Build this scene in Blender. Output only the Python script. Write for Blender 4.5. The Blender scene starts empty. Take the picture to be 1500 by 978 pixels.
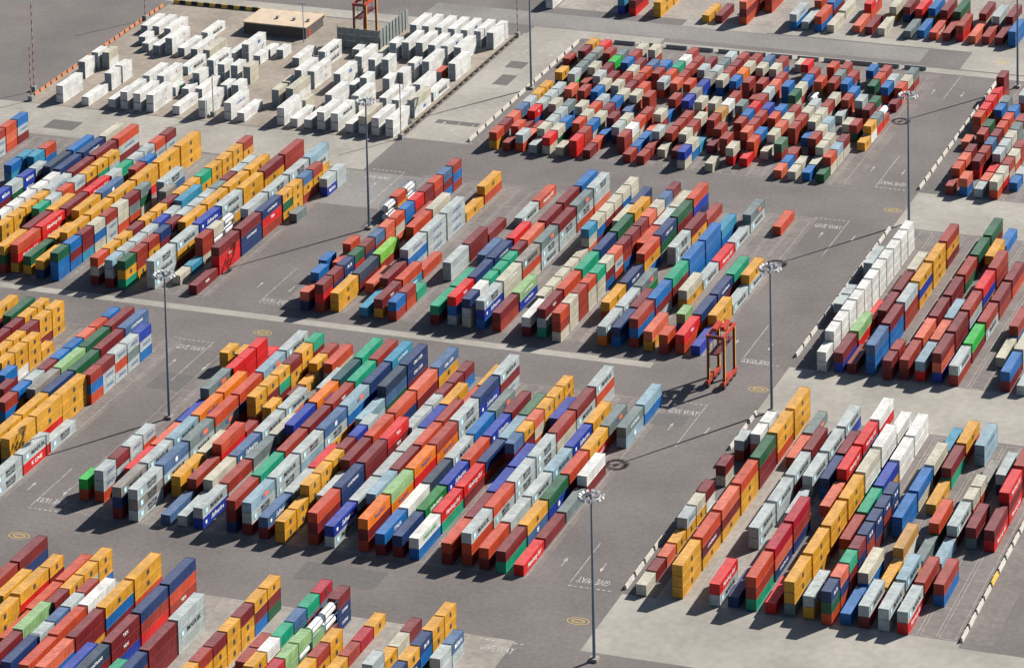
import bpy, math, random
import numpy as np
from mathutils import Vector, Matrix
S=bpy.context.scene; COL=S.collection
# ---------------- camera, sky, sun, exposure
cd=bpy.data.cameras.new('camera'); co=bpy.data.objects.new('camera',cd); COL.objects.link(co); S.camera=co
pitch,yaw,roll=.12570,-.29100,-.0085
f_=Vector((math.sin(yaw)*math.cos(pitch),math.cos(yaw)*math.cos(pitch),-math.sin(pitch)))
r_=Vector((math.cos(yaw),-math.sin(yaw),0)); u_=r_.cross(f_)
r2=r_*math.cos(roll)+u_*math.sin(roll); u2=u_*math.cos(roll)-r_*math.sin(roll)
m=Matrix((r2,u2,-f_)).transposed().to_4x4(); m.translation=Vector((340,-820,392.8168)); co.matrix_world=m
cd.sensor_fit='HORIZONTAL'; cd.sensor_width=36; cd.lens=5203.7777/1500*36
cd.shift_x=(750-1286.978)/1500; cd.shift_y=(-1087.0874-489)/1500; cd.clip_start=1; cd.clip_end=5000
w=bpy.data.worlds.new('World'); S.world=w; w.use_nodes=True; nt=w.node_tree
sk=nt.nodes.new('ShaderNodeTexSky'); sk.sky_type='NISHITA'; sk.sun_disc=False
sd=Vector((27.3,37.7,37.5)).normalized(); sk.sun_elevation=math.asin(sd.z); sk.sun_rotation=math.atan2(sd.x,sd.y)
nt.links.new(sk.outputs[0],nt.nodes['Background'].inputs[0]); nt.nodes['Background'].inputs[1].default_value=.05
sl=bpy.data.lights.new('sun','SUN'); sl.energy=5; sl.angle=math.radians(.5); sl.color=(1,.95,.87)
so=bpy.data.objects.new('sun',sl); COL.objects.link(so); so.rotation_euler=sd.to_track_quat('Z','Y').to_euler()
v=S.view_settings; v.view_transform='Standard'; v.look='None'; v.exposure=.9; v.gamma=1
S.cycles.max_bounces=4; S.cycles.diffuse_bounces=1
rnd=random.Random(3)
# ---------------- materials
def lin(c): return tuple(((x/255)/12.92 if x<11 else ((x/255+.055)/1.055)**2.4) for x in c)
def mat(name,rgb,rough=.7,var=.25,scale=.6,attr=False,sc2=None):
    M=bpy.data.materials.new(name); M.use_nodes=True; n=M.node_tree; b=n.nodes['Principled BSDF']; b.inputs['Roughness'].default_value=rough
    tc=n.nodes.new('ShaderNodeNewGeometry'); no=n.nodes.new('ShaderNodeTexNoise'); no.inputs['Scale'].default_value=scale; no.inputs['Detail'].default_value=6
    n.links.new(tc.outputs['Position'],no.inputs['Vector'])
    mr=n.nodes.new('ShaderNodeMapRange'); mr.inputs[1].default_value=.3; mr.inputs[2].default_value=.7; mr.inputs[3].default_value=1-var; mr.inputs[4].default_value=1+var*.6
    n.links.new(no.outputs[0],mr.inputs[0]); out=mr.outputs[0]
    if sc2:
        n2=n.nodes.new('ShaderNodeTexNoise'); n2.inputs['Scale'].default_value=sc2; n2.inputs['Detail'].default_value=4; n.links.new(tc.outputs['Position'],n2.inputs['Vector'])
        m2=n.nodes.new('ShaderNodeMapRange'); m2.inputs[1].default_value=.35; m2.inputs[2].default_value=.65; m2.inputs[3].default_value=.84; m2.inputs[4].default_value=1.12; n.links.new(n2.outputs[0],m2.inputs[0])
        mm=n.nodes.new('ShaderNodeMath'); mm.operation='MULTIPLY'; n.links.new(out,mm.inputs[0]); n.links.new(m2.outputs[0],mm.inputs[1]); out=mm.outputs[0]
    mx=n.nodes.new('ShaderNodeVectorMath'); mx.operation='SCALE'; mx.inputs[0].default_value=rgb
    if attr:
        a=n.nodes.new('ShaderNodeAttribute'); a.attribute_name='Col'; n.links.new(a.outputs['Color'],mx.inputs[0])
    n.links.new(out,mx.inputs['Scale']); n.links.new(mx.outputs[0],b.inputs['Base Color']); return M
asphalt=mat('asphalt',(.108,.096,.093),.9,.16,.9,sc2=.045); concrete=mat('concrete',(.24,.225,.2),.9,.12,.5,sc2=.05)
pad=mat('pad_paving',(.13,.113,.107),.9,.2,.7,sc2=.12); palepad=mat('pale_paving',(.215,.195,.175),.9,.2,.6,sc2=.1); tan=mat('tan_paving',(.21,.18,.15),.9,.2,.5,sc2=.09)
grey=mat('patched_asphalt',(.155,.148,.142),.9,.15,.8,sc2=.05); dark=mat('dark_patch',(.085,.08,.078),.9,.15,.8)
white=mat('white_paint',(.3,.29,.28),.7,.5,.8); yellow=mat('yellow_paint',(.55,.36,.05),.7,.25,1)
steel=mat('galvanised_steel',(.16,.2,.24),.5,.1,1); black=mat('black_rubber',(.02,.02,.022),.8,.1,1); redm=mat('red_machine_paint',(.36,.035,.015),.5,.2,1)
maroon=mat('maroon_frame_paint',(.12,.02,.02),.5,.2,1); amber=mat('amber_paint',(.6,.3,.05),.5,.2,1); lampm=mat('lamp_housing',(.5,.5,.5),.3,.1,1); wallm=mat('panel_grey',(.2,.22,.21),.7,.15,1)
roofm=mat('tan_roof',(.42,.33,.24),.8,.12,.4); brickm=mat('dark_wall',(.07,.06,.055),.9,.2,1); barw=mat('barrier_white',(.42,.4,.36),.8,.25,1); fencew=mat('weathered_timber',(.2,.17,.13),.9,.2,1); orangem=mat('orange_plastic',(.4,.16,.07),.6,.2,1); redp=mat('red_band',(.35,.03,.04),.6,.1,1)
# ---------------- mesh helpers
class MB:
    def __init__(s): s.v=[]; s.f=[]
    def box(s,a,b):
        k=len(s.v); (x0,y0,z0),(x1,y1,z1)=a,b
        s.v+=[(x0,y0,z0),(x1,y0,z0),(x1,y1,z0),(x0,y1,z0),(x0,y0,z1),(x1,y0,z1),(x1,y1,z1),(x0,y1,z1)]
        s.f+=[tuple(k+i for i in q) for q in ((0,3,2,1),(4,5,6,7),(0,1,5,4),(1,2,6,5),(2,3,7,6),(3,0,4,7))]; return s
    def quad(s,p):
        k=len(s.v); s.v+=list(p); s.f.append(tuple(range(k,k+len(p)))); return s
    def tube(s,c,r0,r1,z0,z1,n=10):
        k=len(s.v)
        for z,r in ((z0,r0),(z1,r1)): s.v+=[(c[0]+r*math.cos(i*2*math.pi/n),c[1]+r*math.sin(i*2*math.pi/n),z) for i in range(n)]
        s.f+=[(k+i,k+(i+1)%n,k+n+(i+1)%n,k+n+i) for i in range(n)]+[tuple(k+n+i for i in range(n))]; return s
    def wheel(s,c,r,wd,n=12):
        k=len(s.v)
        for x in (c[0]-wd/2,c[0]+wd/2): s.v+=[(x,c[1]+r*math.cos(i*2*math.pi/n),c[2]+r*math.sin(i*2*math.pi/n)) for i in range(n)]
        s.f+=[(k+i,k+(i+1)%n,k+n+(i+1)%n,k+n+i) for i in range(n)]+[tuple(k+n-1-i for i in range(n)),tuple(k+n+i for i in range(n))]; return s
    def mesh(s,name,ma=None):
        me=bpy.data.meshes.new(name); me.from_pydata(s.v,[],s.f); me.update()
        if ma: me.materials.append(ma)
        return me
    def obj(s,name,ma,parent=None,loc=(0,0,0)): return ob(name,s.mesh(name,ma),parent,loc)
def ob(name,me,parent=None,loc=(0,0,0)):
    o=bpy.data.objects.new(name,me); COL.objects.link(o); o.location=loc; o.parent=parent; return o
def tag(o,label,cat,group=None):
    o['label']=label; o['category']=cat
    if group: o['group']=group
    return o
def struct(o): o['kind']='structure'; return o
def X(x): return x+340
def Y(y): return y-820
def sheet(name,ma,rects,z):
    b=MB()
    for x0,x1,y0,y1 in rects: b.quad([(X(x0),Y(y0),z),(X(x1),Y(y0),z),(X(x1),Y(y1),z),(X(x0),Y(y1),z)])
    return struct(b.obj(name,ma))
# ---------------- ground and paint
sheet('ground',asphalt,[(-3000,2500,-800,4200)],0)
sheet('concrete_apron',concrete,[(-271,-193,672,697.5),(-271,-100,791,817.5),(-271,-100,911,936.5),(-193,-100,672,695)],.004)
sheet('pale_paving',palepad,[(-400,-286,560,672),(-263,-244,697.5,791),(-430,-262,1057,1140)],.004)
sheet('stack_paving',pad,[(-413,-293,697.5,791),(-413,-293,817.5,911),(-560,-434,817.5,911),(-560,-427,660,791),(-244,-186,697.5,791),(-265,-180,817.5,911),(-409,-290,936.5,1030),(-265,-180,936.5,1030)],.004)
sheet('reefer_paving',tan,[(-556,-432,933,1028)],.004)
sheet('crossing_paving',concrete,[(-620,-432,910,932.5),(-431,-411,936.5,1031),(-430,-385,1031,1038),(-384,-262,1031,1035),(-384,-355,1044,1057),(-355,-262,1052,1057),(-560,-470,1029,1036),(-286,-262,1036,1052)],.006)
sheet('road_patch',dark,[(-425,-419,1000,1006),(-423,-418,985,994),(-427,-413,950,953),(-540,-530,915,922),(-300,-286,778,784),(-424,-414,763,772),(-345,-325,684,692)],.010)
sheet('grey_road',grey,[(-500,-410,884,909),(-470,-300,1038.5,1051)],.008)
sheet('concrete_strip',concrete,[(-620,-305,807.5,810.6)],.008)
ln=[];W_=.1
def yl(x,y0,y1,w=W_): ln.append((x-w/2,x+w/2,y0,y1))
def xl(y,x0,x1,w=W_): ln.append((x0,x1,y-w/2,y+w/2))
for bx0,bx1,y0,y1,p in ((-412,-295,698.6,790,4.16),(-412,-295,817,908,4.19),(-560,-436,816,908,4.11),(-560,-429,700,790,4.1),(-256,-195,698,790,4.33),(-262,-186,818,910,4.33),(-400,-297,580,671,4.2),(-401,-294,935,1027,4.22),(-262,-200,937,1027,4.34)):
    x=bx1
    while x>bx0:
        yl(x+.55,y0,y1); yl(x-2.95,y0,y1)
        for k in range(8): xl(y0+k*13.1,x-2.95,x+.55)
        x-=p
for lx in (-284,-428+8.6):
    for a,b in ((680+19,718),(768,791),(818,840),(886,911),(937,962),(1010,1030)): yl(lx,a,b,.2)
    for yy,s in ((697.8,1),(791.2,0),(817.2,1),(911.2,0),(937,1),(671,0)):
        x0=lx if s else lx-10
        for k in range(8): xl(yy,x0+k*1.35,x0+k*1.35+.8,.35)
sheet('painted_lines',white,ln,.014)
def text(body,size,ma,name='lettering',shear=0,bold=0,sx=1):
    c=bpy.data.curves.new('t','FONT'); c.body=body; c.size=size; c.shear=shear; c.offset=bold; c.resolution_u=1; c.align_x='CENTER'; c.align_y='CENTER'
    o=bpy.data.objects.new('t',c); COL.objects.link(o); dg=bpy.context.evaluated_depsgraph_get(); me=bpy.data.meshes.new_from_object(o.evaluated_get(dg)); bpy.data.objects.remove(o)
    for q in me.vertices: q.co.x*=sx
    me.materials.clear(); me.materials.append(ma); return me
gw=text('GIVE WAY',2.0,white,bold=.03,sx=.85)
for x,y,s in ((-279,701,1),(-288.4,786,0),(-279.8,941,1),(-288.5,906,0),(-415.3,819.3,1),(-425.4,905.5,0),(-423.8,786.7,0),(-415.7,702.2,1),(-288.6,667.7,0),(-279.9,818.3,1)):
    o=struct(ob('road_lettering',gw,None,(X(x),Y(y),.018))); o.scale.y=1.7; o.rotation_euler.z=math.pi*s
ar=MB().quad([(-.12,-2,0),(.12,-2,0),(.12,.6,0),(-.12,.6,0)]).quad([(-.5,.6,0),(.5,.6,0),(0,2.2,0)]).mesh('road_arrow',white)
for lx in (-284,-419.4):
    for y in (707.5,777.7,827.4,900,950,1015):
        for d in (-1,1):
            o=struct(ob('road_arrow',ar,None,(X(lx+d*4.7),Y(y),.018))); o.rotation_euler.z=math.pi*(d>0)
ov=MB()
for a,b,n in ((2.6,1.5,.14),(1.5,.75,.2)):
    for i in range(24):
        t0,t1=i*math.pi/12,(i+1)*math.pi/12
        ov.quad([(a*math.cos(t0),b*math.sin(t0),0),(a*math.cos(t1),b*math.sin(t1),0),((a-n)*math.cos(t1),(b-n)*math.sin(t1),0),((a-n)*math.cos(t0),(b-n)*math.sin(t0),0)])
om=ov.mesh('road_oval',yellow)
for x,y in ((-276,683.6),(-274.5,803.2),(-409.8,800.2),(-274.3,922),(-274.8,1045.9),(-414.4,685)): struct(ob('road_oval',om,None,(X(x),Y(y),.018)))
# ---------------- container kit (origin: front right bottom corner of the box, length along +Y)
SIDE={'y':(228,165,48),'Y':(200,150,80),'m':(128,30,35),'r':(165,55,40),'o':(205,75,40),'p':(225,110,80),'O':(240,125,20),'R':(225,25,25),'V':(180,20,45),'v':(100,10,50),'k':(40,190,70),'K':(20,130,50),'t':(20,165,125),'T':(10,80,85),'G':(25,95,60),'D':(80,120,90),'e':(150,190,130),'x':(140,205,80),'w':(238,238,234),'s':(188,198,198),'q':(150,145,138),'g':(120,135,135),'c':(208,202,182),'l':(150,180,195),'d':(75,110,155),'b':(25,60,170),'B':(15,110,185),'n':(25,55,110),'N':(45,65,90),'a':(60,150,185),'z':(235,235,240)}
WORD={'y':'yellow','Y':'tan','m':'maroon','r':'rust red','o':'burnt orange','p':'salmon','O':'bright orange','R':'bright red','V':'crimson','v':'purple','k':'vivid green','K':'green','t':'teal green','T':'dark teal','G':'dark green','D':'dull green','e':'sage green','x':'lime green','w':'white','s':'silver grey','q':'taupe','g':'slate grey','c':'cream','l':'pale blue','d':'dusty blue','b':'royal blue','B':'azure blue','n':'navy','N':'dark slate','a':'sky blue','z':'white'}
ALB={k:tuple(min(.8,max(.004,q/1.45)) for q in lin(c)) for k,c in SIDE.items()}
TOP={k:tuple(q*.78+.30*.16 for q in c) for k,c in ALB.items()}  # roof colours: faded paint, with sky gloss also mixed into the greying
MS={k:mat('paint_'+WORD[k].replace(' ','_'),c,.5,.16,1.1,sc2=.25) for k,c in ALB.items()}; MT={k:mat('faded_sky_gloss_roof_'+WORD[k].replace(' ','_'),c,.6,.2,.9,sc2=.3) for k,c in TOP.items()}
def body(L,H):
    b=MB(); Wd=2.438; t=.14
    for x in (-Wd,-t):
        for y in (0,L-t): b.box((x,y,0),(x+t,y+t,H))
    for x in (-Wd,-.1):
        b.box((x,t,0),(x+.1,L-t,.16)); b.box((x,t,H-.1),(x+.1,L-t,H))
    b.box((-Wd+t,L-.1,0),(-t,L-.04,H)); b.box((-Wd+.1,t,.05),(-.1,L-t,.15))
    n=int((L-2*t)/.56); st=(L-2*t)/n
    for sx,s in ((-.02,1),(-Wd+.02,-1)):
        pr=[]
        for i in range(n):
            y=t+i*st; pr+=[(sx,y),(sx,y+st*.36),(sx-s*.04,y+st*.5),(sx-s*.04,y+st*.86)]
        pr.append((sx,L-t))
        for (a,c),(d,e) in zip(pr,pr[1:]):
            q=[(a,c,.16),(d,e,.16),(d,e,H-.1),(a,c,H-.1)]; b.quad(q if s>0 else q[::-1])
    return b
def roof(L,H):
    b=MB(); n=int(L/1.0); st=(L-.28)/n
    for i in range(n):
        y=.14+i*st; z=H-.03; b.quad([(-2.338,y,z),(-.1,y,z),(-.1,y+st*.8,z),(-2.338,y+st*.8,z)]); b.quad([(-2.338,y+st*.8,z),(-.1,y+st*.8,z),(-.1,y+st,z-.02),(-2.338,y+st,z-.02)])
    b.box((-2.3,0.0,H-.1),(-.14,.14,H)).box((-2.3,L-.14,H-.1),(-.14,L,H)); return b
def door(L,H):
    b=MB()
    for x in (-2.29,-1.2): b.box((x,.05,.12),(x+1.06,.1,H-.12))
    for x in (-2.05,-1.5,-.95,-.4): b.box((x,.0,.1),(x+.05,.05,H-.1))
    for x in (-2.05,-.95): b.box((x,.0,1.0),(x+.5,.04,1.06))
    return b
def unit(L,H):
    b=MB().box((-2.29,.06,.12),(-.15,.12,H-.12)).box((-2.0,.0,1.25),(-1.3,.06,1.9)).box((-1.1,.0,1.25),(-.4,.06,1.9)).box((-1.9,.0,.4),(-.5,.06,1.0)); return b
KIT={}
for L in (2,4):
    le=12.192 if L==4 else 6.058
    for t,H in (('C',2.60),('W',2.74)):
        KIT[t+str(L)]=[fn(le,H) for fn in (body,roof,door if t=='C' else unit)]+[H,le]
ME={k:[q[0].mesh('body',MS['w']),q[1].mesh('roof',MT['w']),q[2].mesh('door_end',MS['w'])] for k,q in KIT.items()}
tb=MB()   # tank container: frame, barrel
for x in (-2.438,-.12):
    for y in (0,5.938): tb.box((x,y,0),(x+.12,y+.12,2.6))
    for z in (0,2.48): tb.box((x,.12,z),(x+.12,5.938,z+.12))
tframe=tb.mesh('frame',MS['d']); k=16; bb=MB(); pr=[(.35,.5),(.6,1.02),(5.45,1.02),(5.7,.5)]
for y,r in pr: bb.v+=[(-1.22+r*math.cos(i*2*math.pi/k),y,1.32+r*math.sin(i*2*math.pi/k)) for i in range(k)]
for j in range(3): bb.f+=[(j*k+i,j*k+(i+1)%k,(j+1)*k+(i+1)%k,(j+1)*k+i)[::-1] for i in range(k)]
bb.f+=[tuple(range(k)),tuple(range(3*k,4*k))[::-1]]; barrel=bb.mesh('barrel',MS['w'])
# lettering: drawn in (along, up), then laid on the +X side
ink={'d':mat('dark_lettering',(.03,.035,.05),.6,.1,1),'w':mat('white_lettering',(.75,.75,.75),.6,.1,1),'u':mat('blue_lettering',(.03,.07,.3),.6,.1,1),'g':mat('green_lettering',(.05,.35,.06),.6,.1,1),'r':mat('red_lettering',(.55,.03,.02),.6,.1,1),'c':mat('pale_blue_square',(.3,.62,.75),.6,.1,1),'o':mat('orange_logo',(.65,.12,.05),.6,.1,1)}
INK={'d':(.03,.035,.05),'w':(.75,.75,.75),'u':(.03,.07,.3),'g':(.05,.35,.06),'r':(.55,.03,.02),'c':(.3,.62,.75),'o':(.65,.12,.05)}
LET={}
def letters(key,L,parts):
    vs=[];fs=[];cs=[]
    for body_,size,i,cx,cz,sh,sx in parts:
        k=len(vs)
        if body_=='#':
            vs+=[(cx-size*sx,cz-size),(cx+size*sx,cz-size),(cx+size*sx,cz+size),(cx-size*sx,cz+size)]; fs.append((k,k+1,k+2,k+3)); cs.append(i)
        elif body_=='*':
            vs+=[(cx+(size if j%2==0 else size*.45)*math.sin(j*math.pi/7),cz+(size if j%2==0 else size*.45)*math.cos(j*math.pi/7)) for j in range(14)]; fs.append(tuple(range(k,k+14))[::-1]); cs.append(i)
        else:
            me=text(body_,size,ink[i],shear=sh,bold=.02,sx=sx); vs+=[(cx+q.co.x,cz+q.co.y) for q in me.vertices]
            for p in me.polygons: fs.append(tuple(k+a for a in p.vertices)); cs.append(i)
            bpy.data.meshes.remove(me)
    zz=[.035 if c=='w' and any(p[0]=='#' for p in parts) else .025 for c in cs]; co_=[]; fo=[]
    for fc,z in zip(fs,zz):
        k=len(co_); co_+=[(z,vs[a][0],vs[a][1]) for a in fc]; fo.append(tuple(range(k,k+len(fc))))
    me=bpy.data.meshes.new('lettering'); me.from_pydata(co_,[],fo); us=sorted(set(cs))
    for u in us: me.materials.append(ink[u])
    for p,c in zip(me.polygons,cs): p.material_index=us.index(c)
    LET[(key,L)]=(me,co_,fo,cs)
star=[('#',.62,'c',1.9,1.3,0,1),('*',.5,'w',1.9,1.3,0,1)]
for L,le in ((4,12.19),(2,6.06)):
    h=le/2; q=1 if L==4 else .5
    letters('M',L,star+[('MAERSK',1.5,'d',h+.9*q,1.3,0,1.15*q)]); letters('S',L,star+[('MAERSK',1.25,'d',h+.9*q,1.75,0,1.0*q),('SEALAND',1.0,'d',h+.9*q,.85,0,1.0*q)])
    letters('C',L,[('COSCO',1.1,'u',h+.3,1.3,0,1.5 if L==4 else .95)]); letters('Y',L,[('#',.55,'d',h,1.4,0,.8)])
    letters('F',L,[('Safmarine',1.6,'w',h+1*q,1.35,.35,1.0*q),('#',.4,'w',1.6,1.3,0,1)]); letters('H',L,[('Hamburg Süd',1.5,'w',h,1.3,.45,.95*q)])
    letters('h',L,[('#',.5,'o',h+1.7*q,1.4,0,2.2*q),('#',.4,'u',h-.4*q,1.4,0,.9*q)]); letters('hO',L,[('Hapag-Lloyd',1.1,'u',h+.5,1.35,0,.95*q)])
    letters('P',L,[('*',.9,'w',h,1.35,0,1)]); letters('c',L,[('CMA CGM',1.2,'w',h,1.3,0,.95*q)]); letters('E',L,[('EVERGREEN',1.15,'w',h,1.3,0,1.1*q)]); letters('Eg',L,[('EVERGREEN',1.15,'g',h,1.3,0,1.1*q)])
    letters('I',L,[('ITALIA',1.3,'w',h+1,1.3,0,1.0*q)]); letters('K',L,[('K LINE',1.4,'w',h,1.3,0,1.2*q)]); letters('T',L,[('CONTRANS',.95,'w',h,1.4,0,1.15*q)]); letters('X',L,[('TEX',1.0,'w',h,1.5,0,1.3*q)])
    letters('r',L,[('*',.45,'r',h+2*q,1.6,0,1)]); letters('g',L,[('#',.5,'g',h,2.0,0,2.5*q)]); letters('b',L,[('#',.45,'u',h+1.2*q,1.4,0,1.8*q)])
SAY={'M':'with dark lettering and pale blue square','S':'with two lines of dark lettering','C':'with blue lettering','Y':'with small dark emblem','F':'with white script lettering','H':'with slanted white script','h':'with orange side logo','hO':'with blue lettering','P':'with white side emblem','c':'with bold white letters','E':'with white lettering','Eg':'with green lettering','I':'with short white lettering','K':'with large white lettering','T':'with spaced white lettering','X':'with small white lettering','r':'with red side mark','g':'with green stripe','b':'with blue side logo'}
def brand(c):
    col=c[0]; b=c[2:] if '.' in c else ('Y' if col=='y' else '')
    if b=='h' and col=='O': b='hO'
    if b=='E' and col=='w': b='Eg'
    if b=='T' and col in 'mrR': b='X'
    return b
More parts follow.
